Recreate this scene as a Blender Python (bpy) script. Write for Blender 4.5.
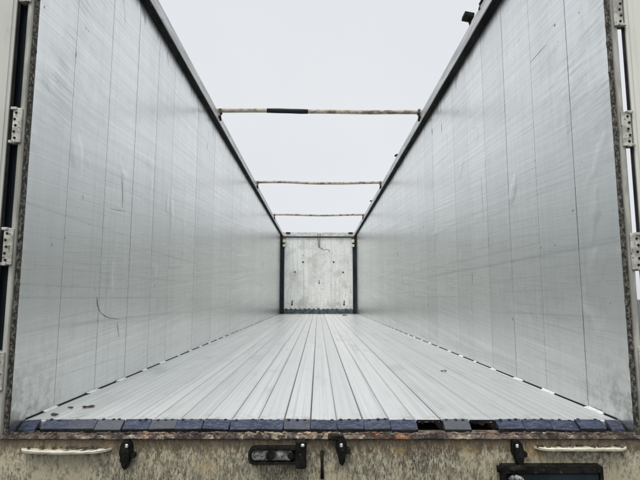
import bpy, bmesh, math, random
from mathutils import Vector, Matrix, noise
R = math.radians
random.seed(7)
scene = bpy.context.scene
for o in list(bpy.data.objects):
    bpy.data.objects.remove(o)

# ------------------------------------------------------------------ camera
FPX, PITCH, YAW, ROLL = 491.0, 0.1173, 0.0041, 0.0011
CAM = Vector((-0.0185, -2.116, 0.5047))
cam_data = bpy.data.cameras.new('camera')
cam = bpy.data.objects.new('camera', cam_data)
scene.collection.objects.link(cam)
cam_data.sensor_width = 36.0
cam_data.lens = FPX / 640.0 * 36.0
cam_data.clip_start = 0.05
cam_data.clip_end = 2000.0
cam_m = (Matrix.Rotation(-YAW, 4, 'Z') @ Matrix.Rotation(R(90) + PITCH, 4, 'X')
         @ Matrix.Rotation(ROLL, 4, 'Z'))
cam.matrix_world = Matrix.Translation(CAM) @ cam_m
scene.camera = cam

# ------------------------------------------------------------------ sky, sun, exposure
world = bpy.data.worlds.new('World')
scene.world = world
world.use_nodes = True
wn, wl = world.node_tree.nodes, world.node_tree.links
wn.clear()
SUN_EL, SUN_AZ = R(62), R(200)          # azimuth clockwise from +y: behind the camera
sky = wn.new('ShaderNodeTexSky')
sky.sky_type = 'NISHITA'
sky.sun_disc = False
sky.sun_elevation = SUN_EL
sky.sun_rotation = SUN_AZ
sky.air_density = 1.0
sky.dust_density = 4.0
grey = wn.new('ShaderNodeHueSaturation')
grey.inputs['Saturation'].default_value = 0.14
wl.new(sky.outputs[0], grey.inputs['Color'])
mixw = wn.new('ShaderNodeMix')
mixw.data_type = 'RGBA'
mixw.inputs[0].default_value = 0.85       # closed cloud layer over the clear sky
wl.new(grey.outputs[0], mixw.inputs[6])
# the cloud deck itself: a little brighter low down, faint soft structure
tcw = wn.new('ShaderNodeTexCoord')
nzw = wn.new('ShaderNodeTexNoise')
nzw.inputs['Scale'].default_value = 1.6
nzw.inputs['Detail'].default_value = 3
wl.new(tcw.outputs['Generated'], nzw.inputs['Vector'])
rmw = wn.new('ShaderNodeValToRGB')
rmw.color_ramp.elements[0].position = 0.3
rmw.color_ramp.elements[0].color = (4.5, 4.68, 4.97, 1)
rmw.color_ramp.elements[1].position = 0.7
rmw.color_ramp.elements[1].color = (4.88, 5.06, 5.24, 1)
wl.new(nzw.outputs['Fac'], rmw.inputs['Fac'])
wl.new(rmw.outputs[0], mixw.inputs[7])
bgw = wn.new('ShaderNodeBackground')
bgw.inputs['Strength'].default_value = 0.10
wl.new(mixw.outputs[2], bgw.inputs['Color'])
ow = wn.new('ShaderNodeOutputWorld')
wl.new(bgw.outputs[0], ow.inputs['Surface'])

sd = bpy.data.lights.new('sun', 'SUN')
sd.energy = 1.5
sd.angle = R(40)
sd.color = (1.0, 0.975, 0.94)
sun = bpy.data.objects.new('sun', sd)
scene.collection.objects.link(sun)
sdir = Vector((math.sin(SUN_AZ) * math.cos(SUN_EL), math.cos(SUN_AZ) * math.cos(SUN_EL), math.sin(SUN_EL)))
sun.rotation_euler = sdir.to_track_quat('Z', 'Y').to_euler()
sun.location = sdir * 30

vs = scene.view_settings
vs.view_transform = 'Standard'
vs.look = 'None'
vs.exposure = 0.78
vs.gamma = 1.0
vs.use_curve_mapping = False
scene.render.engine = 'CYCLES'

# ------------------------------------------------------------------ dimensions (z = 0 is the load floor)
W, H, L, GROUND = 1.24, 2.557, 13.9, -1.25
YE = -0.09                               # rear end of the side walls
RAIL_D, RAIL_H = 0.054, 0.115
SEAM0, PITCH_P = 0.24, 0.4135            # wall panel seams


def ray(px, py):
    d = Vector(((px - 320) / FPX, -(py - 240) / FPX, -1.0))
    return (cam_m.to_3x3() @ d).normalized()


def on(px, py, x=None, y=None, z=None):
    """the point of the plane x=, y= or z= that pixel (px, py) of the photograph looks at"""
    d = ray(px, py)
    k = 0 if x is not None else 1 if y is not None else 2
    t = ((x, y, z)[k] - CAM[k]) / d[k]
    return CAM + d * t


# ------------------------------------------------------------------ materials
class NT:
    def __init__(s, name):
        s.m = bpy.data.materials.new(name)
        s.m.use_nodes = True
        s.n, s.l = s.m.node_tree.nodes, s.m.node_tree.links
        s.b = s.n['Principled BSDF']
        s.g = s.n.new('ShaderNodeNewGeometry')
        s.pos = s.g.outputs['Position']

    def val(s, v):
        return v

    def put(s, sock, v):
        if hasattr(v, 'is_linked') or isinstance(v, bpy.types.NodeSocket):
            s.l.new(v, sock)
        else:
            if sock.type == 'RGBA' and len(v) == 3:
                v = (*v, 1)
            sock.default_value = v

    def scale(s, v, sc, rot=(0, 0, 0), loc=(0, 0, 0)):
        n = s.n.new('ShaderNodeMapping')
        s.put(n.inputs['Vector'], v)
        n.inputs['Scale'].default_value = sc
        n.inputs['Rotation'].default_value = rot
        n.inputs['Location'].default_value = loc
        return n.outputs[0]

    def noise(s, v, sc=1.0, det=4, rough=0.55, dist=0.0):
        n = s.n.new('ShaderNodeTexNoise')
        s.put(n.inputs['Vector'], v)
        n.inputs['Scale'].default_value = sc
        n.inputs['Detail'].default_value = det
        n.inputs['Roughness'].default_value = rough
        n.inputs['Distortion'].default_value = dist
        return n.outputs['Fac']

    def ramp(s, f, a, b, lo=0.0, hi=1.0):
        n = s.n.new('ShaderNodeMapRange')
        s.put(n.inputs['Value'], f)
        n.inputs['From Min'].default_value = a
        n.inputs['From Max'].default_value = b
        n.inputs['To Min'].default_value = lo
        n.inputs['To Max'].default_value = hi
        n.interpolation_type = 'SMOOTHSTEP'
        return n.outputs[0]

    def math(s, op, a, b=0.0, c=0.0):
        n = s.n.new('ShaderNodeMath')
        n.operation = op
        for i, v in enumerate((a, b, c)):
            s.put(n.inputs[i], v)
        return n.outputs[0]

    def mix(s, f, a, b, mode='MIX'):
        n = s.n.new('ShaderNodeMix')
        n.data_type = 'RGBA'
        n.blend_type = mode
        s.put(n.inputs[0], f)
        s.put(n.inputs[6], a)
        s.put(n.inputs[7], b)
        return n.outputs[2]

    def sep(s, v):
        n = s.n.new('ShaderNodeSeparateXYZ')
        s.put(n.inputs[0], v)
        return n.outputs

    def comb(s, x, y, z):
        n = s.n.new('ShaderNodeCombineXYZ')
        for i, v in enumerate((x, y, z)):
            s.put(n.inputs[i], v)
        return n.outputs[0]

    def rnd(s):
        if not hasattr(s, '_oi'):
            s._oi = s.n.new('ShaderNodeObjectInfo')
        return s._oi.outputs['Random']

    def objc(s):
        return s.n.new('ShaderNodeTexCoord').outputs['Object']

    def bump(s, h, strength=0.3, dist=0.01, prev=None):
        n = s.n.new('ShaderNodeBump')
        n.inputs['Strength'].default_value = strength
        n.inputs['Distance'].default_value = dist
        s.put(n.inputs['Height'], h)
        if prev is not None:
            s.l.new(prev, n.inputs['Normal'])
        return n.outputs[0]

    def done(s, col, rough=0.5, metal=0.0, normal=None, spec=None):
        s.put(s.b.inputs['Base Color'], col)
        s.put(s.b.inputs['Roughness'], rough)
        s.put(s.b.inputs['Metallic'], metal)
        if normal is not None:
            s.l.new(normal, s.b.inputs['Normal'])
        if spec is not None:
            s.b.inputs['Specular IOR Level'].default_value = spec
        return s.m


def mat_wall():
    t = NT('wall aluminium')
    x, y, z = t.sep(t.pos)
    side = t.math('MULTIPLY', x, 3.7)                       # the two walls differ
    warp = t.math('MULTIPLY', t.math('SUBTRACT', t.noise(t.comb(side, t.math('MULTIPLY', y, .5), z), 0.8, 1), 0.5), 0.035)
    zt = t.math('SUBTRACT', z, t.math('MULTIPLY', y, 0.075))  # load scratches climb towards the front
    zt = t.math('ADD', zt, warp)
    zt2 = t.math('ADD', z, warp)
    s1 = t.noise(t.comb(side, t.math('MULTIPLY', y, 0.30), t.math('MULTIPLY', zt, 75)), 1.0, 6, 0.72)
    side2 = t.math('ADD', side, t.math('MULTIPLY', t.rnd(), 9.0))
    s2 = t.noise(t.comb(side2, t.math('MULTIPLY', y, 0.9), t.math('MULTIPLY', zt, 190)), 1.0, 3, 0.6)
    s3 = t.noise(t.comb(side, t.math('MULTIPLY', y, 0.22), t.math('MULTIPLY', zt2, 34)), 1.0, 5, 0.70)
    # steep rub marks high up
    zr = t.math('ADD', z, t.math('MULTIPLY', y, 0.10))
    s4 = t.noise(t.comb(side, t.math('MULTIPLY', y, 2.6), t.math('MULTIPLY', zr, 95)), 1.0, 4, 0.65)
    rib = t.noise(t.comb(side, t.math('MULTIPLY', y, 30), t.math('MULTIPLY', z, 0.22)), 1.0, 3, 0.55)
    run = t.noise(t.comb(side, t.math('MULTIPLY', y, 11), t.math('MULTIPLY', z, 0.9)), 1.0, 5, 0.65)
    blot = t.noise(t.comb(side, y, z), 2.6, 6, 0.62)
    fine = t.noise(t.comb(side, t.math('MULTIPLY', y, 20), t.math('MULTIPLY', z, 20)), 1.0, 5, 0.7)
    col = t.mix(t.ramp(s1, 0.36, 0.64), (0.828, 0.848, 0.838), (0.912, 0.926, 0.915))
    col = t.mix(t.ramp(s2, 0.57, 0.70, 0, 0.60), col, (0.53, 0.55, 0.55))
    col = t.mix(t.ramp(s2, 0.36, 0.26, 0, 0.40), col, (0.94, 0.945, 0.94))
    col = t.mix(t.math('MULTIPLY', t.ramp(s3, 0.54, 0.70, 0, 0.50), t.ramp(z, 1.5, 0.9, .35, 1)), col, (0.53, 0.56, 0.57))
    high = t.ramp(z, 0.9, 1.7)
    col = t.mix(t.math('MULTIPLY', high, t.ramp(s4, 0.58, 0.72, 0, 0.14)), col, (0.56, 0.57, 0.55))
    col = t.mix(t.ramp(rib, 0.40, 0.68, 0, 0.17), col, (0.58, 0.61, 0.615))
    col = t.mix(t.ramp(run, 0.56, 0.74, 0, 0.28), col, (0.55, 0.565, 0.56))
    col = t.mix(t.ramp(blot, 0.57, 0.76, 0, 0.26), col, (0.55, 0.56, 0.545))
    col = t.mix(t.ramp(fine, 0.56, 0.72, 0, 0.22), col, (0.48, 0.49, 0.48))
    # smeared dark dirt in the upper rear corner, made of short rub strokes
    rear = t.ramp(y, 0.85, 0.05)
    patch = t.math('MULTIPLY', t.math('MULTIPLY', rear, t.ramp(z, 1.05, 1.6)),
                   t.math('MULTIPLY', t.ramp(s4, 0.40, 0.60), t.ramp(blot, 0.42, 0.58)))
    col = t.mix(t.math('MULTIPLY', patch, 0.50), col, (0.36, 0.36, 0.32))
    # darker band below the roof rail with a ragged lower edge
    ragged = t.noise(t.comb(side, t.math('MULTIPLY', y, 9), t.math('MULTIPLY', z, 0.8)), 1.0, 5, 0.7)
    edge = t.ramp(t.math('ADD', z, t.math('MULTIPLY', t.math('SUBTRACT', ragged, 0.5), 0.26)), H - 0.12, H - 0.005)
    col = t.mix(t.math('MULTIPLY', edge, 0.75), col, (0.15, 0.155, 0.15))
    # mud low down by the tailgate
    mud = t.math('MULTIPLY', t.ramp(y, 0.5, -0.09), t.ramp(z, 0.40, -0.02))
    col = t.mix(t.math('MULTIPLY', mud, t.ramp(fine, 0.40, 0.62, 0.1, 0.75)), col, (0.26, 0.25, 0.21))
    # each plank has weathered a little differently; small black specks
    col = t.mix(t.ramp(t.rnd(), 0, 1, 0, 0.22), col, (0.60, 0.62, 0.62))
    spk = t.noise(t.comb(side, y, z), 26, 2, 0.5)
    col = t.mix(t.ramp(spk, 0.745, 0.78, 0, 0.75), col, (0.10, 0.10, 0.09))
    rough = t.ramp(s1, 0.3, 0.7, 0.36, 0.26)
    dent = t.noise(t.comb(side, t.math('MULTIPLY', y, 4.5), t.math('MULTIPLY', z, 3.2)), 1.0, 2, 0.45)
    dent = t.ramp(dent, 0.60, 0.74)
    n1 = t.bump(dent, 0.38, 0.008)
    n2 = t.bump(t.math('ADD', s1, t.math('MULTIPLY', s2, 0.6)), 0.06, 0.003, n1)
    n3 = t.bump(rib, 0.10, 0.003, n2)
    return t.done(col, rough, 0.96, n3)


def mat_floor():
    t = NT('floor aluminium')
    x, y, z = t.sep(t.pos)
    off = t.math('MULTIPLY', t.rnd(), 31.0)
    s1 = t.noise(t.comb(t.math('MULTIPLY', x, 110), t.math('MULTIPLY', y, 0.9), off), 1.0, 5, 0.68)
    s2 = t.noise(t.comb(t.math('MULTIPLY', x, 60), t.math('MULTIPLY', y, 0.28), off), 1.0, 3, 0.55)
    blot = t.noise(t.comb(t.math('MULTIPLY', x, 5), t.math('MULTIPLY', y, 1.6), off), 1.0, 5, 0.6)
    cross = t.noise(t.comb(t.math('MULTIPLY', x, 9), t.math('MULTIPLY', y, 45), 3.0), 1.0, 3, 0.6)
    col = t.mix(t.ramp(s1, 0.34, 0.68), (0.81, 0.822, 0.808), (0.90, 0.908, 0.897))
    col = t.mix(t.ramp(s2, 0.54, 0.70, 0, 0.45), col, (0.56, 0.585, 0.585))
    col = t.mix(t.ramp(blot, 0.52, 0.72, 0, 0.55), col, (0.56, 0.58, 0.565))
    col = t.mix(t.ramp(cross, 0.60, 0.74, 0, 0.20), col, (0.52, 0.53, 0.52))
    col = t.mix(t.ramp(t.rnd(), 0.1, 1, 0, 0.42), col, (0.60, 0.622, 0.615))
    spk = t.noise(t.pos, 30, 2, 0.5)
    col = t.mix(t.ramp(spk, 0.75, 0.785, 0, 0.7), col, (0.12, 0.11, 0.09))
    # trodden dirt at the front bulkhead and by the tailgate
    dirt = t.math('MULTIPLY', t.ramp(y, L - 1.3, L - 0.05), t.ramp(blot, 0.36, 0.6, 0.25, 0.85))
    col = t.mix(dirt, col, (0.16, 0.155, 0.13))
    d2 = t.math('MULTIPLY', t.ramp(y, 0.16, -0.01), t.ramp(t.noise(t.pos, 14, 4, 0.6), 0.5, 0.66, 0, 0.55))
    col = t.mix(d2, col, (0.26, 0.26, 0.23))
    rough = t.ramp(s2, 0.3, 0.7, 0.42, 0.30)
    n1 = t.bump(s1, 0.08, 0.002)
    n2 = t.bump(blot, 0.12, 0.006, n1)
    return t.done(col, rough, 0.70, n2)


def mat_front():
    t = NT('front bulkhead sheet')
    x, y, z = t.sep(t.pos)
    v = t.noise(t.comb(t.math('MULTIPLY', x, 14), 0.0, t.math('MULTIPLY', z, 1.3)), 1.0, 5, 0.65)
    b = t.noise(t.pos, 2.4, 6, 0.62)
    f = t.noise(t.pos, 11, 5, 0.65)
    col = t.mix(t.ramp(v, 0.35, 0.68), (0.66, 0.68, 0.655), (0.82, 0.83, 0.81))
    col = t.mix(t.ramp(b, 0.48, 0.66, 0, 0.7), col, (0.50, 0.51, 0.475))
    col = t.mix(t.ramp(f, 0.57, 0.68, 0, 0.6), col, (0.32, 0.32, 0.295))
    col = t.mix(t.ramp(f, 0.36, 0.28, 0, 0.7), col, (0.82, 0.83, 0.82))
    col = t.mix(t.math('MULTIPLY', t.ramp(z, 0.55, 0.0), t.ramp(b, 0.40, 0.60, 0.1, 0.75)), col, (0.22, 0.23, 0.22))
    return t.done(col, 0.5, 0.45, t.bump(b, 0.3, 0.01))


def mat_simple(name, c1, c2, rough=0.6, metal=0.0, sc=12.0, lo=0.4, hi=0.62, stretch=(1, 1, 1), bump=0.2, dark=None, dlo=0.62, rnd=None):
    t = NT(name)
    v = t.scale(t.pos, stretch)
    a = t.noise(v, sc, 5, 0.62)
    col = t.mix(t.ramp(a, lo, hi), c1, c2)
    if rnd is not None:
        col = t.mix(t.ramp(t.rnd(), 0.35, 0.95, 0, 0.85), col, rnd)
    b = t.noise(t.scale(t.pos, stretch, loc=(3.1, 5.2, 1.7)), sc * 2.3, 5, 0.65)
    if dark is not None:
        col = t.mix(t.ramp(b, dlo, dlo + 0.1, 0, 0.9), col, dark)
    return t.done(col, t.ramp(b, 0.3, 0.7, min(rough + 0.1, 1), rough - 0.08), metal, t.bump(b, bump, 0.004))


def mat_sill():
    """old cream paint with soot and road dirt that has run down it"""
    t = NT('soiled cream steel')
    x, y, z = t.sep(t.pos)
    run = t.noise(t.comb(t.math('MULTIPLY', x, 85), t.math('MULTIPLY', y, 60), t.math('MULTIPLY', z, 38)), 1.0, 6, 0.75, 0.25)
    fine = t.noise(t.comb(t.math('MULTIPLY', x, 240), t.math('MULTIPLY', y, 150), t.math('MULTIPLY', z, 55)), 1.0, 4, 0.7)
    big = t.noise(t.comb(x, y, z), 3.2, 4, 0.6)
    col = t.mix(t.ramp(big, 0.35, 0.65), (0.40, 0.36, 0.245), (0.50, 0.46, 0.335))
    clean = t.ramp(t.math('ABSOLUTE', x), 0.70, 0.98)        # the outer ends are less soiled
    amount = t.math('MULTIPLY_ADD', clean, -0.055, 0.0)
    amount = t.math('ADD', amount, t.math('MULTIPLY', t.math('SUBTRACT', big, 0.5), 0.36))
    amt = t.math('ADD', run, amount)
    col = t.mix(t.ramp(amt, 0.38, 0.60, 0, 0.82), col, (0.105, 0.094, 0.066))
    col = t.mix(t.ramp(t.math('ADD', fine, amount), 0.50, 0.64, 0, 0.88), col, (0.022, 0.020, 0.016))
    col = t.mix(t.ramp(fine, 0.36, 0.26, 0, 0.55), col, (0.66, 0.64, 0.54))
    top = t.math('MULTIPLY', t.ramp(t.math('ADD', z, t.math('MULTIPLY', t.math('SUBTRACT', run, 0.5), 0.16)), -0.112, -0.07), 0.72)
    col = t.mix(top, col, (0.085, 0.055, 0.030))
    oc = t.ramp(t.noise(t.pos, 8, 4, 0.6), 0.56, 0.72, 0, 0.45)
    col = t.mix(oc, col, (0.36, 0.25, 0.09))
    return t.done(col, 0.75, 0.0, t.bump(t.math('ADD', run, fine), 0.5, 0.004))


def mat_rust():
    t = NT('flaking rust')
    a = t.noise(t.pos, 16, 6, 0.7)
    b = t.noise(t.scale(t.pos, (1, 1, 1), loc=(4, 2, 9)), 34, 5, 0.7)
    c = t.noise(t.scale(t.pos, (1, 1, 1), loc=(1, 7, 3)), 7, 3, 0.6)
    x, y, z = t.sep(t.pos)
    d = t.noise(t.scale(t.pos, (1, 1, 1), loc=(8, 1, 5)), 5, 4, 0.65)
    col = t.mix(t.ramp(a, 0.40, 0.58), (0.035, 0.024, 0.020), (0.17, 0.125, 0.098))
    col = t.mix(t.ramp(c, 0.56, 0.64, 0, 0.8), col, (0.30, 0.115, 0.040))
    col = t.mix(t.ramp(d, 0.52, 0.62, 0, 0.75), col, (0.38, 0.31, 0.23))
    col = t.mix(t.ramp(b, 0.57, 0.66, 0, 0.85), col, (0.52, 0.47, 0.39))
    col = t.mix(t.ramp(b, 0.49, 0.40, 0, 0.94), col, (0.018, 0.015, 0.013))
    ends = t.math('MULTIPLY', t.ramp(t.math('ABSOLUTE', x), 0.85, 1.2), t.ramp(a, 0.42, 0.58, 0.95, 0.35))
    col = t.mix(ends, col, (0.028, 0.024, 0.018))
    return t.done(col, 0.85, 0.0, t.bump(t.math('ADD', a, b), 0.9, 0.014))


def mat_bow():
    t = NT('worn roof bow')
    x, y, z = t.sep(t.pos)
    a = t.noise(t.comb(t.math('MULTIPLY', x, 9), t.math('MULTIPLY', y, 5), t.math('MULTIPLY', z, 14)), 1.0, 6, 0.7)
    b = t.noise(t.comb(t.math('MULTIPLY', x, 3), y, z), 1.0, 3, 0.6)
    col = t.mix(t.ramp(a, 0.38, 0.56), (0.12, 0.085, 0.06), (0.40, 0.37, 0.30))
    col = t.mix(t.ramp(b, 0.52, 0.68, 0, 0.6), col, (0.24, 0.16, 0.105))
    col = t.mix(t.ramp(a, 0.60, 0.68, 0, 0.8), col, (0.05, 0.04, 0.035))
    return t.done(col, 0.65, 0.0, t.bump(a, 0.4, 0.004))


def mat_edge():
    """end strip of the wall: bare metal with black rubber crumbs stuck to it"""
    t = NT('crumbed edge strip')
    a = t.noise(t.scale(t.pos, (95, 95, 60)), 1.0, 5, 0.75)
    c = t.mix(t.ramp(a, 0.49, 0.55), (0.018, 0.018, 0.016), (0.15, 0.14, 0.112))
    c = t.mix(t.ramp(a, 0.61, 0.68, 0, 0.6), c, (0.40, 0.38, 0.32))
    return t.done(c, 0.8, 0.0, t.bump(a, 0.6, 0.006))


def mat_seam():
    t = NT('patchy seam sealant')
    x, y, z = t.sep(t.pos)
    a = t.noise(t.comb(t.math('MULTIPLY', x, 9), t.math('MULTIPLY', y, 7), t.math('MULTIPLY', z, 2.2)), 1.0, 5, 0.7)
    return t.done(t.mix(t.ramp(a, 0.42, 0.58), (0.02, 0.02, 0.02), (0.40, 0.41, 0.41)), 0.8)


M = {
    'seam': mat_seam(),
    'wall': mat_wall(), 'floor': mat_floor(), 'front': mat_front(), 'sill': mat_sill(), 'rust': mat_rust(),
    'bow': mat_bow(), 'edge': mat_edge(),
    'rail': mat_simple('rail aluminium', (0.46, 0.47, 0.46), (0.66, 0.67, 0.66), 0.45, 0.6, 6, stretch=(1, .3, 3), dark=(0.16, 0.16, 0.15), dlo=0.60),
    'seal': mat_simple('black rubber seal', (0.006, 0.0065, 0.0065), (0.018, 0.019, 0.018), 0.75, 0, 9, stretch=(1, .3, 1), dark=(0.05, 0.05, 0.046)),
    'shadow': mat_simple('dark steel and shade', (0.006, 0.006, 0.006), (0.018, 0.018, 0.017), 0.9, 0, 12),
    'cap': mat_simple('blue end plate', (0.016, 0.022, 0.045), (0.045, 0.060, 0.108), 0.5, 0.25, 38, stretch=(.7, 2, 2), dark=(0.11, 0.115, 0.135), dlo=0.54, rnd=(0.080, 0.082, 0.094), bump=0.5),
    'bolt': mat_simple('bolt steel', (0.03, 0.036, 0.06), (0.10, 0.11, 0.14), 0.5, 0.6, 60),
    'clip': mat_simple('bright aluminium', (0.70, 0.71, 0.69), (0.84, 0.85, 0.83), 0.5, 0.2, 30, dark=(0.5, 0.5, 0.47), dlo=0.66),
    'hinge': mat_simple('hinge steel', (0.32, 0.31, 0.27), (0.56, 0.55, 0.50), 0.5, 0.2, 26, dark=(0.06, 0.055, 0.045), dlo=0.56),
    'bar': mat_simple('hinge tube steel', (0.27, 0.27, 0.235), (0.42, 0.42, 0.375), 0.55, 0.1, 8, stretch=(3, 3, .6), dark=(0.14, 0.14, 0.12), dlo=0.62),
    'hole': mat_simple('black bolt', (0.008, 0.008, 0.008), (0.02, 0.02, 0.02), 0.8, 0, 30),
    'door': mat_simple('cream door paint', (0.60, 0.61, 0.545), (0.66, 0.67, 0.605), 0.4, 0, 2.5, stretch=(1, 1, .5), dark=(0.45, 0.44, 0.36), dlo=0.66, bump=0.08),
    'teal': mat_simple('dark blue rubber', (0.007, 0.012, 0.016), (0.016, 0.026, 0.032), 0.6, 0, 6, stretch=(1, 1, .3)),
    'tape': mat_simple('black tape', (0.008, 0.008, 0.009), (0.02, 0.02, 0.022), 0.55, 0, 20, stretch=(4, 1, 1)),
    'iron': mat_simple('black greasy iron', (0.004, 0.004, 0.004), (0.014, 0.013, 0.011), 0.7, 0.0, 30, dark=(0.075, 0.055, 0.032), dlo=0.60, bump=0.6),
    'zinc': mat_simple('worn bright metal', (0.55, 0.55, 0.52), (0.75, 0.75, 0.72), 0.4, 0.4, 60),
    'lens': mat_simple('scuffed lamp insert', (0.05, 0.052, 0.05), (0.34, 0.35, 0.32), 0.35, 0, 34, stretch=(1, 1, 1), dark=(0.02, 0.02, 0.02), dlo=0.54),
    'strip': mat_simple('blue grey bulkhead foot', (0.035, 0.055, 0.068), (0.10, 0.13, 0.148), 0.6, 0.2, 9, dark=(0.03, 0.03, 0.03), dlo=0.58),
    'cream': mat_simple('cream strip', (0.50, 0.47, 0.36), (0.66, 0.63, 0.52), 0.6, 0, 22, stretch=(1, 1, 2), dark=(0.10, 0.08, 0.05), dlo=0.64),
    'rustbrown': mat_simple('brown rust', (0.10, 0.045, 0.025), (0.22, 0.11, 0.06), 0.85, 0, 30),
    'socket': mat_simple('grimy socket steel', (0.035, 0.026, 0.02), (0.11, 0.075, 0.05), 0.8, 0, 30),
    'gouge': mat_simple('gouged metal', (0.06, 0.058, 0.052), (0.22, 0.22, 0.21), 0.6, 0.3, 26),
    'dirt': mat_simple('dark dirt', (0.03, 0.025, 0.018), (0.10, 0.085, 0.06), 0.95, 0, 40),
    'tyre': mat_simple('tyre rubber', (0.012, 0.012, 0.012), (0.025, 0.025, 0.024), 0.85, 0, 15),
    'yard': mat_simple('yard asphalt', (0.045, 0.045, 0.044), (0.08, 0.08, 0.078), 0.9, 0, 3.0, dark=(0.03, 0.03, 0.03)),
}

for k in ('iron', 'seal', 'shadow', 'tape', 'hole', 'teal'):
    M[k].node_tree.nodes['Principled BSDF'].inputs['Specular IOR Level'].default_value = 0.16


# ------------------------------------------------------------------ builders
def box(bm, a, b, bev=0.0):
    """axis-aligned box from corner a to corner b"""
    v = [bm.verts.new((x, y, z)) for x in (a[0], b[0]) for y in (a[1], b[1]) for z in (a[2], b[2])]
    fs = [(0, 1, 3, 2), (4, 6, 7, 5), (0, 4, 5, 1), (2, 3, 7, 6), (0, 2, 6, 4), (1, 5, 7, 3)]
    f = [bm.faces.new([v[i] for i in q]) for q in fs]
    if bev:
        es = list({e for q in f for e in q.edges})
        bmesh.ops.bevel(bm, geom=es, offset=bev, segments=1, affect='EDGES')
    return v


def prism(bm, prof, axis, a, b):
    """extrude a closed 2-D profile along x, y or z from a to b"""
    def p(u, v, t):
        return {'x': (t, u, v), 'y': (u, t, v), 'z': (u, v, t)}[axis]
    r0 = [bm.verts.new(p(u, v, a)) for u, v in prof]
    r1 = [bm.verts.new(p(u, v, b)) for u, v in prof]
    n = len(prof)
    for i in range(n):
        bm.faces.new((r0[i], r0[(i + 1) % n], r1[(i + 1) % n], r1[i]))
    bm.faces.new(r0)
    bm.faces.new(r1)


def tube(bm, pts, rad, n=10, radii=None):
    rings = []
    pts = [Vector(p) for p in pts]
    for i, p in enumerate(pts):
        t = (pts[min(i + 1, len(pts) - 1)] - pts[max(i - 1, 0)]).normalized()
        a = t.cross(Vector((0.02, 0.03, 1))).normalized() if abs(t.z) < 0.95 else t.cross(Vector((1, 0, 0))).normalized()
        b = t.cross(a)
        r = radii[i] if radii else rad
        rings.append([bm.verts.new(p + (a * math.cos(k / n * 2 * math.pi) + b * math.sin(k / n * 2 * math.pi)) * r) for k in range(n)])
    for i in range(len(rings) - 1):
        for k in range(n):
            bm.faces.new((rings[i][k], rings[i][(k + 1) % n], rings[i + 1][(k + 1) % n], rings[i + 1][k]))
    bm.faces.new(rings[0])
    bm.faces.new(rings[-1])


def lump(bm, c, r, seed=0, flat=0.6):
    g = bmesh.ops.create_icosphere(bm, subdivisions=1, radius=1.0)
    for v in g['verts']:
        k = 0.75 + 0.5 * noise.noise(v.co * 1.7 + Vector((seed * 3.1, seed * 1.7, 0)))
        v.co = Vector((v.co.x * r[0] * k, v.co.y * r[1] * k, v.co.z * r[2] * k * flat)) + Vector(c)


def mesh_of(bm, name, smooth=False):
    bmesh.ops.recalc_face_normals(bm, faces=bm.faces)
    me = bpy.data.meshes.new(name)
    bm.to_mesh(me)
    bm.free()
    if smooth:
        for p in me.polygons:
            p.use_smooth = True
    return me


ORIGIN = {}


def link(o, loc, parent):
    scene.collection.objects.link(o)
    o.location = loc
    ORIGIN[o.name] = Vector(loc)
    if parent is not None:
        o.parent = parent
        o.matrix_parent_inverse = Matrix.Translation(-ORIGIN[parent.name])
        # parents are unrotated, so the part keeps its place in the world
    return o


def part(name, src, mat, parent=None, loc=(0, 0, 0), smooth=False, label=None):
    me = src if isinstance(src, bpy.types.Mesh) else mesh_of(src, name, smooth)
    if not me.materials:
        me.materials.append(M[mat])
    o = bpy.data.objects.new(name, me)
    link(o, loc, parent)
    if label:
        o['label'] = label
    return o


def tag(o, label=None, cat=None, group=None, kind=None):
    for k, v in (('label', label), ('category', cat), ('group', group), ('kind', kind)):
        if v:
            o[k] = v
    return o


# ------------------------------------------------------------------ ground
bm = bmesh.new()
S = 600
bm.faces.new([bm.verts.new((x, y, GROUND)) for x, y in ((-S, -S), (S, -S), (S, S), (-S, S))])
tag(part('ground', bm, 'yard'), kind='structure')

# ------------------------------------------------------------------ trailer
trailer = bpy.data.objects.new('cargo_trailer', None)
link(trailer, (0, 0, GROUND), None)
tag(trailer, 'open-topped aluminium moving-floor trailer, empty, seen through its open rear doors', 'trailer')

# ---- side walls, plank by plank
seams = [YE] + [SEAM0 + k * PITCH_P for k in range(40) if SEAM0 + k * PITCH_P < L - 0.06] + [L - 0.002]
ZB, ZT = -0.075, H + 0.02
GAP = 0.0045


def panel_mesh(w):
    b = bmesh.new()
    d = 0.030
    prof = [(0.0, 0.0), (0.0, w - GAP), (-d, w - GAP), (-d, 0.0)]
    prism(b, prof, 'z', ZB, ZT)
    return mesh_of(b, 'wall_panel')


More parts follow.
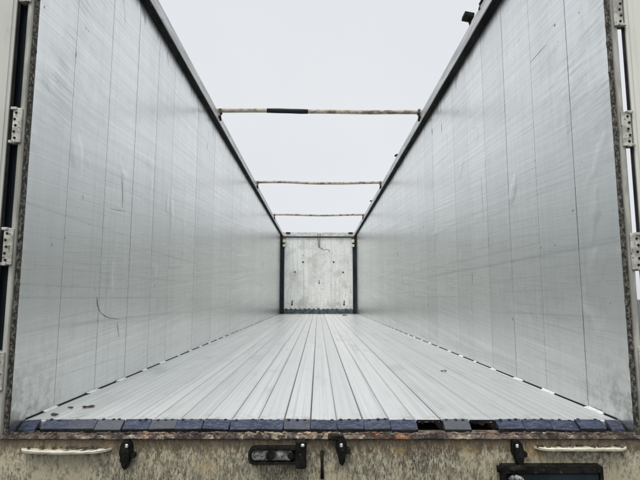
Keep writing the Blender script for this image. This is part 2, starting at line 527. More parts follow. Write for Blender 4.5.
pm = {}
for s, lab in ((-1, 'left side wall of upright aluminium planks'), (1, 'right side wall of upright aluminium planks')):
    bm = bmesh.new()
    x0, x1 = s * (W + 0.034), s * (W + 0.048)
    box(bm, (min(x0, x1), YE, ZB - 0.1), (max(x0, x1), L + 0.05, H + 0.03))
    wall = part('side_wall', bm, 'shadow', trailer, label=lab)
    for i in range(len(seams) - 1):
        w = round(seams[i + 1] - seams[i], 4)
        if w not in pm:
            pm[w] = panel_mesh(w)
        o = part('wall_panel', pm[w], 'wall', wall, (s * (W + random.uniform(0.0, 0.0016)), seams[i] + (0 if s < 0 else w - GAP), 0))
        if s > 0:
            o.rotation_euler.z = math.pi
        o.rotation_euler.z += random.uniform(-1, 1) * 0.0016
    # black sealant showing in stretches of the seams
    for k, y in enumerate(seams[1:-1]):
        b = bmesh.new()
        xs_ = sorted((s * (W + 0.0034), s * (W + 0.012)))
        box(b, (xs_[0], y - GAP + 0.0003, ZB), (xs_[1], y - 0.0003, ZT))
        part('seam_sealant', b, 'seam', wall)
        for q in range(random.choice((0, 0, 1, 1))):
            z = random.uniform(0.3, 2.3)
            h = random.uniform(0.05, 0.16)
            b = bmesh.new()
            wd = random.uniform(0.0028, 0.0042)
            yy = y - GAP / 2
            tube(b, [(s * (W + 0.0025), yy + random.uniform(-.001, .001), z + t * h) for t in (0, .33, .66, 1)], 0, 6,
                 [wd * .35, wd, wd * random.uniform(.6, 1), wd * .3])
            part('sealant_bead', b, 'seal', wall)

    # gouges and scrapes in the sheet (only the left wall has the long bent one)
    def gouge(pts, r):
        b = bmesh.new()
        P = [on(px, py, x=s * W) for px, py in pts]
        rr = [r * (0.35 if i in (0, len(P) - 1) else random.uniform(.7, 1.2)) for i in range(len(P))]
        tube(b, [(s * W, p.y, p.z) for p in P], 0, 6, rr)
        part('gouge', b, 'gouge', wall)
    if s < 0:
        gouge([(97, 297), (97.4, 304), (99, 309.5), (101.5, 313.5)], 0.0024)
        gouge([(101, 313), (105, 316), (110, 318), (114, 318.4), (118.5, 319.2)], 0.0026)
        gouge([(117.2, 322), (118, 329), (119, 337)], 0.0012)
        gouge([(122, 180), (122.8, 196), (122.5, 208)], 0.0013)
        gouge([(110, 208.5), (117, 210), (125, 211.5)], 0.0018)
    else:
        gouge([(481, 176), (481.8, 192), (482.8, 206), (483.5, 222)], 0.0012)
        gouge([(530, 63), (535, 57), (541, 50), (547, 44)], 0.0010)

# ---- roof rails with their black seals
for s in (-1, 1):
    bm = bmesh.new()
    xi, xo = W - RAIL_D, W + 0.06
    prof = [(xo, H + 0.012), (xi + 0.012, H + 0.012), (xi + 0.004, H + 0.006), (xi, H + 0.012), (xi, H + RAIL_H - 0.012),
            (xi + 0.008, H + RAIL_H - 0.002), (xi + 0.03, H + RAIL_H), (xo, H + RAIL_H)]
    prism(bm, [(s * u, v) for u, v in prof], 'y', YE, L + 0.05)
    rail = part('roof_rail', bm, 'rail', trailer)
    bm = bmesh.new()
    prof = [(W + 0.002, H - 0.016), (W - 0.014, H - 0.018), (W - 0.020, H - 0.006), (xi + 0.006, H - 0.004),
            (xi + 0.005, H + 0.0075), (xi + 0.012, H + 0.013), (W + 0.002, H + 0.013)]
    prism(bm, [(s * u, v) for u, v in prof], 'y', YE + 0.01, L)
    part('rubber_seal', bm, 'seal', rail)
    # tarpaulin cord lying along the outer top edge
    bm = bmesh.new()
    P = [(s * (W + 0.01 + 0.006 * noise.noise(Vector((y * .7, s, 0)))), y, H + RAIL_H + 0.010 + 0.004 * noise.noise(Vector((y * .9, 0, s)))) for y in [k * 0.5 for k in range(0, 28)]]
    tube(bm, P, 0.012, 8)
    part('tarpaulin_tube', bm, 'rail', rail, smooth=True)

# dark fittings standing on the right rail, by the pixels where they show against the sky
def rail_lug(px, py, size, tilt):
    p = on(px, py, x=W - 0.03)
    b = bmesh.new()
    box(b, (-size[0], -size[1], -size[2]), (size[0], size[1], size[2]), 0.004)
    tube(b, [(size[0] * .3, 0, -size[2]), (size[0] * .9, 0, -size[2] - 0.05)], 0.012, 8)
    bmesh.ops.rotate(b, verts=b.verts, cent=(0, 0, 0), matrix=Matrix.Rotation(tilt, 3, 'Y'))
    part('tarpaulin_catch', b, 'iron', trailer, p)


rail_lug(468, 17, (0.040, 0.045, 0.020), 0.2)
rail_lug(482.5, 1.0, (0.014, 0.03, 0.022), 0.5)
rail_lug(397.6, 155, (0.045, 0.03, 0.012), -0.3)
rail_lug(372.2, 201, (0.05, 0.03, 0.012), 0.0)

# ---- roof bows
ZBOW = H + RAIL_H + 0.0255
bows = []
for bi, (lx, ly, rx, ry, sag) in enumerate(((219, 110, 421, 111, 0.006), (257, 182.3, 382, 183.8, 0.020), (274, 214.3, 364, 215.3, 0.018))):
    dep = FPX * (2 * (W - RAIL_D + 0.01)) / (rx - lx)
    yb = CAM.y + (dep - math.sin(PITCH) * (ZBOW - CAM.z)) / math.cos(PITCH)
    bm = bmesh.new()
    P, n = [], 24
    for k in range(n + 1):
        u = -1 + 2 * k / n
        P.append((u * (W - 0.012), yb + 0.006 * math.sin(u * 2 + bi), ZBOW - 0.004 * (bi == 0) * u - sag * math.sin(u * 2.6 + 0.6 + bi * .4) * (1 - u * u)
                  + 0.004 * noise.noise(Vector((u * 3, bi * 5, 0)))))
    tube(bm, P, 0.024, 12)
    bow = part('roof_bow', bm, 'bow', trailer, smooth=True,
               label=('nearest roof bow, rusty, with a black taped length', 'middle roof bow, brown and slightly bent', 'farthest roof bow, thin and brown')[bi])
    bows.append(bow)
    if bi == 0:
        bm = bmesh.new()
        seg = [on(px, 110.3, y=yb).x for px in (267, 278, 290, 301, 308)]

        def bow_at(x):
            for a, b in zip(P, P[1:]):
                if a[0] <= x <= b[0]:
                    t = (x - a[0]) / (b[0] - a[0])
                    return tuple(a[i] + (b[i] - a[i]) * t for i in range(3))
        tube(bm, [bow_at(x) for x in seg], 0.0275, 12, [0.0262, 0.0285, 0.0275, 0.029, 0.0262])
        part('tape_wrap', bm, 'tape', bow, smooth=True)
    for s in (-1, 1):
        # forked socket and dark swivel latch on the rail
        bm = bmesh.new()
        x = s * (W - RAIL_D)
        box(bm, (min(x, x - s * 0.028), yb - 0.035, ZBOW - 0.034), (max(x, x - s * 0.028), yb + 0.035, ZBOW - 0.0275), 0.002)
        for dy in (-0.036, 0.030):
            box(bm, (min(x, x - s * 0.028), yb + dy, ZBOW - 0.033), (max(x, x - s * 0.028), yb + dy + 0.006, ZBOW + 0.02), 0.0015)
        part('bow_socket', bm, 'socket', bow)
        bm = bmesh.new()
        tube(bm, [(x - s * .02, yb - .02, ZBOW - 0.034), (x - s * .014, yb - .04, ZBOW - 0.08), (x - s * .022, yb - .03, ZBOW - 0.13)], 0, 8, [0.010, 0.016, 0.012])
        part('swivel_latch', bm, 'iron', bow, smooth=True)

# ---- front bulkhead
bm = bmesh.new()
box(bm, (-W - 0.04, L + 0.028, -0.1), (W + 0.04, L + 0.06, H + 0.08))
front = part('front_bulkhead', bm, 'shadow', trailer)
xs = [-W, on(303.5, 270, y=L).x, on(331.5, 270, y=L).x, W]
for a, b in zip(xs, xs[1:]):
    bm = bmesh.new()
    box(bm, (a + 0.0012, L, 0.0), (b - 0.0012, L + 0.026, H + 0.05), 0.002)
    part('bulkhead_panel', bm, 'front', front)
bm = bmesh.new()
zt0 = on(318, 236.4, y=L - 0.06).z
zt1 = on(318, 232.2, y=L - 0.06).z
prism(bm, [(L - 0.06, zt0), (L - 0.066, zt0 + 0.02), (L - 0.066, zt1 - 0.01), (L - 0.05, zt1), (L + 0.06, zt1), (L + 0.06, zt0)], 'x', -W + RAIL_D, W - RAIL_D)
frail = part('bulkhead_top_rail', bm, 'rail', front)
bm = bmesh.new()
box(bm, (-W + 0.06, L - 0.055, zt0 - 0.03), (W - 0.06, L - 0.002, zt0 - 0.002))
part('rubber_seal', bm, 'iron', frail)
for px in (288.3, 350.5):
    p = on(px, 231.8, y=L - 0.03)
    bm = bmesh.new()
    box(bm, (-0.07, -0.03, -0.02), (0.07, 0.03, 0.03), 0.008)
    part('rail_stop', bm, 'iron', frail, (p.x, L - 0.078, zt1 - 0.035))
for s in (-1, 1):
    bm = bmesh.new()
    prof = [(W - 0.001, L - 0.13), (W - 0.03, L - 0.12), (W - 0.118, L - 0.035), (W - 0.125, L - 0.001), (W - 0.001, L - 0.001)]
    prism(bm, [(s * u, v) for u, v in prof], 'z', 0.002, H - 0.02)
    post = part('corner_post', bm, 'teal', trailer)
    for z, h, m in ((2.30, 0.10, 'cream'), (2.16, 0.08, 'cream'), (2.41, 0.05, 'rustbrown')):
        bm = bmesh.new()
        box(bm, (-0.045, -0.05, 0), (0.045, 0.03, h), 0.004)
        part('marker_plate', bm, m, post, (s * (W - 0.118), L - 0.065, z))
# saw-toothed foot strip
bm = bmesh.new()
prof = [(-W + 0.126, 0.003), (W - 0.126, 0.003)]
n = 30
for k in range(n + 1):
    x = (W - 0.126) - k * (2 * W - 0.252) / n
    prof.append((x, 0.135 + (random.uniform(.01, .04) if k % 2 else 0.0) + 0.03 * noise.noise(Vector((k * .9, 2, 1)))))
prism(bm, prof, 'y', L - 0.03, L - 0.002)
part('foot_strip', bm, 'strip', front)
for px, py, r in ((303, 262, .028), (333.7, 262, .028), (295, 272, .024), (343, 272.3, .026), (319.3, 283, .022), (319.3, 281, .018), (292, 304.5, .030), (344, 304.5, .030)):
    p = on(px, py, y=L)
    bm = bmesh.new()
    tube(bm, [(0, 0.002, 0), (0, -0.014, 0)], r, 8)
    part('bolt', bm, 'hole', front, p)
for px in (292, 344):
    p, q = on(px, 303.5, y=L), on(px, 300.5, y=L)
    bm = bmesh.new()
    tube(bm, [(p.x, L - .012, p.z), (p.x + .01, L - .02, q.z)], 0.014, 8)
    part('lashing_hook', bm, 'iron', front)

# cord that hangs over the bulkhead
def cord(pts, r, b):
    tube(b, [on(px, py, y=L - 0.085) for px, py in pts], r, 7)


bm = bmesh.new()
cord([(317.8, 233.8), (317.8, 236), (317.9, 239), (318.2, 242), (318.6, 245), (319.0, 247.5)], 0.010, bm)
cord([(320.0, 233.8), (320.1, 236), (319.9, 240), (319.6, 244), (319.5, 247.2), (321.5, 248.7), (324.5, 250.3), (326.5, 249.2), (329, 250), (329.6, 252.0)], 0.010, bm)
tag(part('hanging_cord', bm, 'rustbrown', smooth=True), 'thin brown cord looped over the top of the front bulkhead', 'cord')

# ---- moving floor
XL, XR = on(40, 429, y=-0.045).x, on(606, 429, y=-0.045).x
NS = 21
SP = (XR - XL) / NS
bm = bmesh.new()
box(bm, (-W, 0.22, -0.12), (W, L, -0.05))
floor = part('moving_floor', bm, 'shadow', trailer)


def slat_mesh():
    b = bmesh.new()
    w = SP - 0.0035
    h = w / 2
    top = [(-h, -0.003), (-h + 0.003, 0.0)]
    for k in (1, 2):                            # two hair-fine tread lines
        c = -h + w * k / 3
        top += [(c - 0.0012, 0.0), (c, -0.0006), (c + 0.0012, 0.0)]
    top += [(h - 0.003, 0.0), (h, -0.003)]
    prof = top + [(h, -0.034), (h - 0.006, -0.034), (h - 0.006, -0.009), (-h + 0.006, -0.009), (-h + 0.006, -0.034), (-h, -0.034)]
    prism(b, prof, 'y', 0.0, L - 0.004)
    return mesh_of(b, 'floor_slat')


sm = slat_mesh()
for i in range(NS):
    part('floor_slat', sm, 'floor', floor, (XL + SP * (i + .5) + random.uniform(-.0013, .0013), random.uniform(-0.004, 0.004), -random.uniform(0, 0.0022)))
for s, xe in ((-1, XL), (1, XR)):
    bm = bmesh.new()
    a, b = sorted((s * (W - 0.006), xe + s * 0.0025))
    box(bm, (a, -0.002, -0.034), (b, L - 0.004, -0.0015), 0.0015)
    part('floor_edge_trim', bm, 'floor', floor)
    # bright clip at the foot of each wall plank
    cm = None
    for k, y in enumerate(seams[1:-1]):
        if k > 24:
            break
        ln = random.uniform(0.025, 0.065)
        bm = bmesh.new()
        prof = [(-0.017, 0.0), (-0.012, 0.003), (-0.006, 0.005), (0.0, 0.010), (0.004, 0.0)]
        prism(bm, [(s * u, v) for u, v in prof], 'y', -ln, ln)
        for v in bm.verts:
            v.co.y += random.uniform(-.014, .014)
            v.co.x += random.uniform(-.003, .003)
            v.co.z *= random.uniform(.7, 1.1)
        part('wall_foot_clip', bm, 'clip', floor, (s * (W - 0.003), y - 0.05 + random.uniform(-.03, .03), -0.0005))
    bm = bmesh.new()
    tube(bm, [(s * (W - 0.001), y, 0.001) for y in [0.02 + k * 0.7 for k in range(20)]], 0.0026, 6)
    part('floor_joint', bm, 'seal', floor)

# ---- end plates over the slat ends (two are missing)
CAPY, CAPZ = -0.046, -0.025


def cap_mesh(w):
    b = bmesh.new()
    prof = [(0.004, 0.004), (-0.006, 0.003), (CAPY, CAPZ + 0.004), (CAPY - 0.002, CAPZ - 0.012), (CAPY + 0.006, CAPZ - 0.012), (-0.004, -0.007), (0.004, -0.004)]
    prism(b, prof, 'x', -w / 2, w / 2)
    return mesh_of(b, 'end_plate')


cm = cap_mesh(SP - 0.003)
bml = bmesh.new()
box(bml, (-SP / 2 + 0.002, CAPY - 0.005, CAPZ - 0.016), (SP / 2 - 0.002, CAPY + 0.003, CAPZ + 0.0015))  # dark strip standing in for the shadow under each plate's lower edge
shadem = mesh_of(bml, 'plate_shade')
bmb = bmesh.new()
tube(bmb, [(0, 0, -0.004), (0, 0, 0.0065)], 0.0065, 8)
boltm = mesh_of(bmb, 'bolt')
slope = Vector((0, CAPY, CAPZ)).normalized()
for i in range(NS):
    if i in (14, 16):
        continue
    x = XL + SP * (i + .5)
    z = -random.uniform(0.0, 0.004)
    c = part('end_plate', cm, 'cap', trailer, (x, random.uniform(-.007, .003), z))
    c.rotation_euler = (random.uniform(-.06, .06), random.uniform(-.035, .035), random.uniform(-.045, .045))
    part('plate_shade', shadem, 'shadow', c, (x, c.location.y, z))
    for u in (-0.3, 0.02, 0.31):
        if random.random() < 0.72:
            part('bolt', boltm, 'bolt', c, (x + (u + random.uniform(-.05, .05)) * SP, -0.004 + random.uniform(-.003, .003), z + random.uniform(-0.002, 0.002)))
for s, xe in ((-1, XL), (1, XR)):
    wv = W - abs(xe) - 0.008
    c = part('end_plate', cap_mesh(wv - 0.02), 'cap', trailer, (xe + s * (wv / 2 + 0.012), 0, -0.004))
    c.rotation_euler = (0, s * 0.05, 0)
# torn rim where the plates are gone; black cheeks imitate shade in the hollow
for i in (14, 16):
    bm = bmesh.new()
    x0 = XL + SP * i
    n = 9
    prof = [(x0 + 0.004, 0.0025)]
    for k in range(n + 1):
        prof.append((x0 + 0.004 + (SP - 0.008) * k / n, -0.003 - 0.019 * random.random() ** 2))
    prof.append((x0 + SP - 0.004, 0.0025))
    prism(bm, prof, 'y', -0.008, -0.0055)
    for q in (x0 - 0.002, x0 + SP - 0.010):
        box(bm, (q, -0.0053, -0.05), (q + 0.012, 0.003, -0.0035))
    part('torn_rim_shade', bm, 'iron', trailer)
bm = bmesh.new()
box(bm, (-W, 0.02, -0.30), (W, 0.10, -0.045))
part('end_crossbeam', bm, 'shadow', trailer)

# ---- rear sill: rusted ledge over the soiled cream crossmember
YF = -0.125
zl = on(320, 434.6, y=-0.085).z
zf = on(320, 438.0, y=YF - 0.006).z
bm = bmesh.new()
box(bm, (-W - 0.02, YF, -0.62), (W + 0.02, -0.02, zf - 0.006), 0.004)
sill = part('rear_crossmember', bm, 'sill', trailer)
bm = bmesh.new()
n = 300
top = []
for k in range(n + 1):
    x = -W - 0.015 + (2 * W + 0.03) * k / n
    j = lambda q, a: a * 1.2 * noise.noise(Vector((x * 13, q, 0))) + a * 1.1 * noise.noise(Vector((x * 43, q, 4)))
    top.append([(x, -0.010, zl - 0.002), (x, -0.06, zl + j(1, .006)), (x, YF + 0.012, (zl + zf) / 2 + 0.004 + j(2, .010)),
                (x, YF - 0.008 + j(3, .003), zf + 0.012 + j(4, .006)), (x, YF - 0.014 + j(5, .002), zf - 0.001 + j(6, .002)), (x, YF + 0.02, zf - 0.005)])
vv = [[bm.verts.new(p) for p in r] for r in top]
for a, b in zip(vv, vv[1:]):
    for q in range(5):
        bm.faces.new((a[q], b[q], b[q + 1], a[q + 1]))
part('rusted_ledge', bm, 'rust', sill)
bm = bmesh.new()
for k in range(230):
    x = random.uniform(-W, W)
    y = random.uniform(YF - 0.004, -0.07)
    f = (y - YF) / (-0.07 - YF)
    r = random.uniform(0.003, 0.010)
    lump(bm, (x, y, zf + 0.014 + (zl - zf - .010) * max(0, min(1, f)) + 0.001), (r * random.uniform(1, 2.2), r, r), k)
tag(part('rust_crumbs', bm, 'rust', sill), kind='stuff')
bm = bmesh.new()
for k in range(60):
    x = random.choice((-1, 1)) * random.uniform(W - 0.16, W - 0.005) if k % 2 else random.uniform(-W, W)
    lump(bm, (x, random.uniform(YF, YF + .03), zf + 0.012), (random.uniform(.006, .014), .007, .008), k + 500)
tag(part('dirt_crumbs', bm, 'dirt', sill), kind='stuff')


def spot(px, py, y=YF):
    return on(px, py, y=y)


# long lips at the two ends
for s, (xa, xb, yy) in ((-1, (19, 110, 450)), (1, (536, 629, 448.5))):
    a, b = spot(xa, yy, YF - 0.02), spot(xb, yy, YF - 0.02)
    bm = bmesh.new()
    n = 26
    rows = []
    for k in range(n + 1):
        t = k / n
        e = min(1.0, min(t, 1 - t) * 9)
        x = a.x + (b.x - a.x) * t
        z = a.z + (b.z - a.z) * t - 0.006 * math.sin(math.pi * t) * (s < 0)
        o = 0.005 + 0.034 * math.sqrt(e)
        nz = 0.0025 * noise.noise(Vector((x * 30, s, 0)))
        rows.append([bm.verts.new(p) for p in ((x, YF + .004, z + 0.002 + nz), (x, YF - o * .75, z + 0.001 + nz), (x, YF - o, z + 0.0065 + nz * 1.5), (x, YF - o * 1.12, z + 0.004 + nz), (x, YF - o * 1.05, z - 0.004), (x, YF + .004, z - 0.005))])
    for p, q in zip(rows, rows[1:]):
        for k in range(6):
            bm.faces.new((p[k], q[k], q[(k + 1) % 6], p[(k + 1) % 6]))
    bm.faces.new(rows[0])
    bm.faces.new(rows[-1])
    part('gutter_lip', bm, 'cream', sill, smooth=False)
    bm = bmesh.new()
    for k in range(34):
        x = random.uniform(a.x + .01, b.x - .01)
        lump(bm, (x, YF - random.uniform(.003, .022), a.z + 0.006 + random.uniform(-.002, .003)), (random.uniform(.005, .016), .006, .007), k + s * 70)
    tag(part('lip_crumbs', bm, 'dirt', sill), kind='stuff')


def lug(px0, px1, py0, py1, dotx, doty, bend):
    """worn black latch lug with a bright polished spot"""
    a, b = spot(px0, py0), spot(px1, py1)
    cx, cz = (a.x + b.x) / 2, (a.z + b.z) / 2
    hx, hz = (b.x - a.x) / 2, (a.z - b.z) / 2
    bm = bmesh.new()
    prof = [(-.55, 1.0), (.35, 1.05), (.85, .75), (1.0, .25), (.75, -.2), (.55, -.8), (.1, -1.1), (-.4, -.9), (-.7, -.3), (-1.0, .1), (-.85, .7)]
    prism(bm, [(cx + u * hx + bend * w * hx, cz + w * hz) for u, w in prof], 'y', YF - 0.030, YF + 0.002)
    es = [e for e in bm.edges if abs(e.verts[0].co.y - (YF - .03)) < 1e-4 and abs(e.verts[1].co.y - (YF - .03)) < 1e-4]
    bmesh.ops.bevel(bm, geom=es, offset=min(hx, hz) * .35, segments=2, affect='EDGES')
    o = part('latch_lug', bm, 'iron', sill)
    d = spot(dotx, doty, YF - 0.032)
    bm = bmesh.new()
    box(bm, d - Vector((.006, .001, .008)), d + Vector((.005, .006, .006)), .0025)
    part('pin_head', bm, 'zinc', o)
    bm = bmesh.new()
    box(bm, (cx + hx * .5, YF - 0.022, cz - hz * .25), (cx + hx * 1.5, YF + .001, cz + hz * .15), 0.003)
    part('lug_arm', bm, 'iron', o)
    return o


lug(121.5, 133, 440, 467, 126.5, 446, 0.05)
lug(335.5, 347, 435, 463, 341.5, 445.3, -0.05)
lug(510, 523, 439, 466, 517.5, 446, -0.25)
# bracket from the ledge to the middle lug
a, b = spot(328, 433.5), spot(340, 438.5)
bm = bmesh.new()
box(bm, (a.x, YF - 0.028, b.z), (b.x, YF - 0.002, a.z), 0.003)
part('latch_bracket', bm, 'iron', sill)

# number-plate lamp in a rounded housing with a bracket at its end
a, b = spot(249.5, 445), spot(300, 462)
bm = bmesh.new()
cx, cz, hx, hz = (a.x + b.x) / 2, (a.z + b.z) / 2, (b.x - a.x) / 2, (a.z - b.z) / 2


def rrect(hx, hz, r, n=4):
    P = []
    for qx, qz, a0 in ((1, 1, 0), (-1, 1, 90), (-1, -1, 180), (1, -1, 270)):
        for k in range(n + 1):
            t = R(a0 + 90 * k / n)
            P.append((qx * (hx - r) + r * math.cos(t), qz * (hz - r) + r * math.sin(t)))
    return P


def frame(bm, outer, inner, cx, cz, y0, y1):
    ro = [[bm.verts.new((cx + u, y, cz + v)) for u, v in outer] for y in (y1, y0)]
    ri = [[bm.verts.new((cx + u, y, cz + v)) for u, v in inner] for y in (y0, y0 + 0.018)]
    rings = ro + ri
    n = len(outer)
    for p, q in zip(rings, rings[1:]):
        for k in range(n):
            bm.faces.new((p[k], p[(k + 1) % n], q[(k + 1) % n], q[k]))
    bm.faces.new(rings[-1])


frame(bm, rrect(hx, hz, 0.022), rrect(hx - .009, hz - .009, 0.015), cx, cz, YF - 0.034, YF + .002)
lamp = part('marker_lamp', bm, 'iron', sill)
bm = bmesh.new()
P = rrect(hx - .020, hz - .014, 0.012)
prism(bm, [(cx - .008 + u, cz + v) for u, v in P], 'y', YF - 0.024, YF - 0.014)
part('lamp_insert', bm, 'lens', lamp)
for u, rr in ((-.62, .013), (-.15, .017), (.26, .015), (.66, .012)):
    bm = bmesh.new()
    tube(bm, [(cx + u * hx, YF - 0.022, cz), (cx + u * hx, YF - 0.033, cz)], rr, 12)
    tube(bm, [(cx + u * hx, YF - 0.033, cz), (cx + u * hx, YF - 0.036, cz)], rr * .55, 10)
    part('lamp_fitting', bm, 'iron' if u in (.66, -.15) else 'lens', lamp)
a, b = spot(296, 437.5), spot(306.5, 465)
bm = bmesh.new()
box(bm, (a.x, YF - 0.050, b.z), (b.x, YF - 0.001, a.z), 0.006)
lb = part('lamp_bracket', bm, 'iron', sill)
bm = bmesh.new()
d = spot(302.8, 445.5, YF - 0.052)
box(bm, d - Vector((.007, .001, .006)), d + Vector((.006, .006, .005)), .0025)
part('pin_head', bm, 'zinc', lb)
# narrow upright rod
a, b = spot(322, 450), spot(322.3, 478)
bm = bmesh.new()
tube(bm, [(a.x, YF - .006, a.z), (a.x, YF - .008, (a.z + b.z) / 2), (b.x, YF - .006, b.z)], 0, 8, [.0065, .005, .0075])
part('upright_rod', bm, 'iron', sill, smooth=True)
# dark plate holder at lower right
a, b = spot(499, 463), spot(599.5, 492)
bm = bmesh.new()
xm, xM, zm, zM = a.x, b.x, b.z, a.z
frame(bm, rrect((xM - xm) / 2, (zM - zm) / 2, 0.006), rrect((xM - xm) / 2 - .012, (zM - zm) / 2 - .026, 0.004), (xm + xM) / 2, (zm + zM) / 2, YF - 0.036, YF + .002)
ph = part('plate_holder', bm, 'iron', sill)
bm = bmesh.new()
box(bm, (xm + .035, YF - 0.030, zm + .03), (xM - .014, YF - 0.020, zM - 0.030), 0.002)
part('holder_plate', bm, 'teal', ph)
a, b = spot(502, 470), spot(522, 479)
bm = bmesh.new()
lump(bm, ((a.x + b.x) / 2, YF - 0.045, (a.z + b.z) / 2), (0.042, 0.014, 0.022), 4, 1)
lump(bm, (a.x + .02, YF - 0.052, (a.z + b.z) / 2 + .006), (0.022, 0.010, 0.012), 9, 1)
part('twisted_bracket', bm, 'lens', ph)
a = spot(497, 466)
bm = bmesh.new()
tube(bm, [(a.x - .006, YF - .012, a.z - .006), (a.x + .05, YF - .03, a.z - .001), (a.x + .10, YF - .032, a.z + .004)], .013, 8)
part('holder_arm', bm, 'iron', ph, smooth=True)

# ---- rear corner posts, hinge tubes, hinges, doors
for s in (-1, 1):
    X = lambda v: s * v
    bm = bmesh.new()
    a, b = sorted((X(W + 0.001), X(W + 0.019)))
    rows = []
    n = 150
    for k in range(n + 1):                     # crumbling inner edge
        z = -0.62 + (H + 0.10 + 0.62) * k / n
        j = 0.0045 * noise.noise(Vector((z * 24, s * 3, 0))) + 0.003 * noise.noise(Vector((z * 70, s * 3, 2)))
        rows.append([bm.verts.new((X(u), y, z)) for u, y in ((W + 0.0125, YE - 0.001), (W + 0.0125, YE - 0.018), (W + 0.004 + j, YE - 0.018 + j), (W - 0.001 + j, YE - 0.008), (W + 0.001 + j, YE - 0.001))])
    for p, q in zip(rows, rows[1:]):
        for k in range(5):
            bm.faces.new((p[k], p[(k + 1) % 5], q[(k + 1) % 5], q[k]))
    bm.faces.new(rows[0])
    bm.faces.new(rows[-1])
    post = part('rear_post', bm, 'edge', trailer)
    bm = bmesh.new()
    a, b = sorted((X(W + 0.0125), X(W + (0.130 if s < 0 else 0.036))))
    box(bm, (a, YE - 0.004, -0.62), (b, YE + 0.10, H + 0.11))
    part('post_core', bm, 'teal' if s < 0 else 'shadow', post)
    # hinge tube: flat-faced bar
    bm = bmesh.new()
    prof = [(W + 0.013, YE - 0.006), (W + 0.0135, YE - 0.026), (W + 0.017, YE - 0.031), (W + 0.031, YE - 0.031), (W + 0.036, YE - 0.026), (W + 0.037, YE - 0.006)]
    prism(bm, [(X(u), v) for u, v in prof], 'z', -0.62, H + 0.105)
    part('hinge_tube', bm, 'bar', post)
    # hinges
    hp = [(21, -14), (20, 125.5), (12, 246.5), (5, 371)] if s < 0 else [(612, 10), (618.5, 129), (626, 251.5), (633, 366)]
    for px, py in hp:
        z = on(px, py, x=X(W + 0.04)).z if False else on(px, py, y=YE - 0.034).z
        bm = bmesh.new()
        u0, u1 = sorted((X(W + 0.019), X(W + 0.058)))
        box(bm, (u0, YE - 0.040, -0.075), (u1, YE - 0.0312, 0.075), 0.0025)
        for zz in (-0.078, 0.066):
            u2, u3 = sorted((X(W + 0.040), X(W + 0.066)))
            box(bm, (u2, YE - 0.046, zz), (u3, YE - 0.012, zz + 0.012), 0.002)
        h = part('hinge', bm, 'hinge', trailer, (0, 0, z))
        for k in range(5):
            bm = bmesh.new()
            c = X(W + 0.043 + 0.005 * (k % 2))
            zz = -0.055 + k * 0.027
            tube(bm, [(c, YE - 0.039, zz), (c, YE - 0.0425, zz)], 0.0052, 8)
            part('bolt', bm, 'hole', h, (0, 0, z))
    # door leaf swung wide open, hinge edge next to the post
    hx = W + (0.078 if s < 0 else 0.065)
    bm = bmesh.new()
    ang = R(148)
    dx, dy = -math.cos(ang), -math.sin(ang)      # direction along the leaf from the hinge edge
    nx, ny = dy, -dx                             # outward normal of the leaf (away from the camera side)
    def dp(u, t):
        return (X(hx + dx * u - nx * t * -1 * 0 + (-dy) * t), YE - 0.030 + dy * u + dx * t)
    prism(bm, [dp(0.004, 0), dp(0, 0.004), dp(0, 0.036), dp(1.20, 0.036), dp(1.20, 0)], 'z', -0.60, H + 0.10)
    door = part('rear_door', bm, 'door', trailer, label='%s rear door leaf, cream painted, swung wide open' % ('left' if s < 0 else 'right'))
    bm = bmesh.new()
    prism(bm, [dp(-0.011, -0.004), dp(-0.011, 0.055), dp(-0.001, 0.055), dp(-0.001, -0.004)], 'z', -0.60, H + 0.10)
    part('door_seal', bm, 'seal', door)
    bm = bmesh.new()
    prism(bm, [dp(0.018, -0.0045), dp(0.018, -0.0005), dp(0.034, -0.0005), dp(0.034, -0.0045)], 'z', -0.58, H + 0.08)
    part('door_edge_strip', bm, 'door', door)

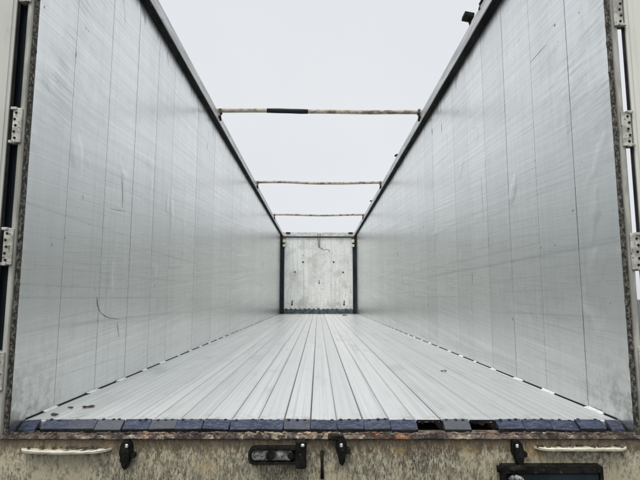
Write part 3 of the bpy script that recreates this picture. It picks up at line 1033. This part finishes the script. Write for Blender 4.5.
# ---- running gear below the frame of the photograph
for s in (-1, 1):
    bm = bmesh.new()
    a, b = sorted((s * 0.42, s * 0.56))
    box(bm, (a, 0.12, -0.60), (b, L - 0.2, -0.125), 0.01)
    part('chassis_beam', bm, 'iron', trailer)
    bm = bmesh.new()
    a, b = sorted((s * 0.85, s * 0.97))
    box(bm, (a, L - 2.9, GROUND), (b, L - 2.78, -0.125), 0.01)
    box(bm, (s * .91 - .15, L - 2.98, GROUND + .001), (s * .91 + .15, L - 2.7, GROUND + .03), 0.005)
    part('landing_leg', bm, 'iron', trailer)
    for y in (2.2, 3.5, 4.8):
        bm = bmesh.new()
        P = [(0.20, 0.36), (0.22, 0.48), (0.19, 0.52), (-0.19, 0.52), (-0.22, 0.48), (-0.20, 0.36)]
        n = 28
        rings = [[bm.verts.new((u, r * math.cos(k / n * 6.28318), r * math.sin(k / n * 6.28318))) for k in range(n)] for u, r in P]
        for p, q in zip(rings, rings[1:] + rings[:1]):
            for k in range(n):
                bm.faces.new((p[k], p[(k + 1) % n], q[(k + 1) % n], q[k]))
        wh = part('wheel', bm, 'tyre', trailer, (s * 0.98, y, GROUND + 0.52))
        bm = bmesh.new()
        tube(bm, [(-0.17, 0, 0), (-.1, 0, 0), (0.10, 0, 0), (0.17, 0, 0)], 0, 24, [.358, .34, .34, .358])
        part('rim', bm, 'rail', wh, (s * 0.98, y, GROUND + 0.52))
for y in (2.2, 3.5, 4.8):
    bm = bmesh.new()
    tube(bm, [(-0.9, y, GROUND + .52), (0.9, y, GROUND + .52)], 0.07, 12)
    part('axle', bm, 'iron', trailer)
bm = bmesh.new()
for y in (2.2, 3.5, 4.8):
    for s in (-1, 1):
        box(bm, (s * .49 - .05, y - .06, GROUND + .56), (s * .49 + .05, y + .06, -0.58))
part('axle_mount', bm, 'iron', trailer)

# ------------------------------------------------------------------ loose dirt on the floor
for px, py, r, lab in (
        (70.5, 407.8, 0.011, 'thin dark dirt crumb on the floor near the left rear corner'),
        (89.5, 407.3, 0.018, 'largest dark dirt crumb on the floor near the left rear corner'),
        (54.5, 415.0, 0.014, 'flat dirt crumb on the floor edge closest to the left rear corner'),
        (443, 371.2, 0.016, 'dark dirt clump on a floor seam in the right rear half'),
        (393.5, 326.5, 0.045, 'dark dirt heap at the foot of the right wall near the front'),
        (265.5, 317.3, 0.06, 'brown dirt heap at the foot of the left wall near the front'),
        (345.0, 315.5, 0.05, 'small dirt heap on the floor before the front bulkhead')):
    p = on(px, py, z=0.0)
    bm = bmesh.new()
    for k in range(5):
        q = r * random.uniform(.45, .9)
        lump(bm, (random.uniform(-1, 1) * r, random.uniform(-.5, .5) * r, q * .22), (q * 1.2, q, q), k + px, .5)
    o = part('dirt_clump', bm, 'dirt', None, (p.x, p.y, 0.001))
    tag(o, lab, 'dirt', 'loose dirt on the floor')
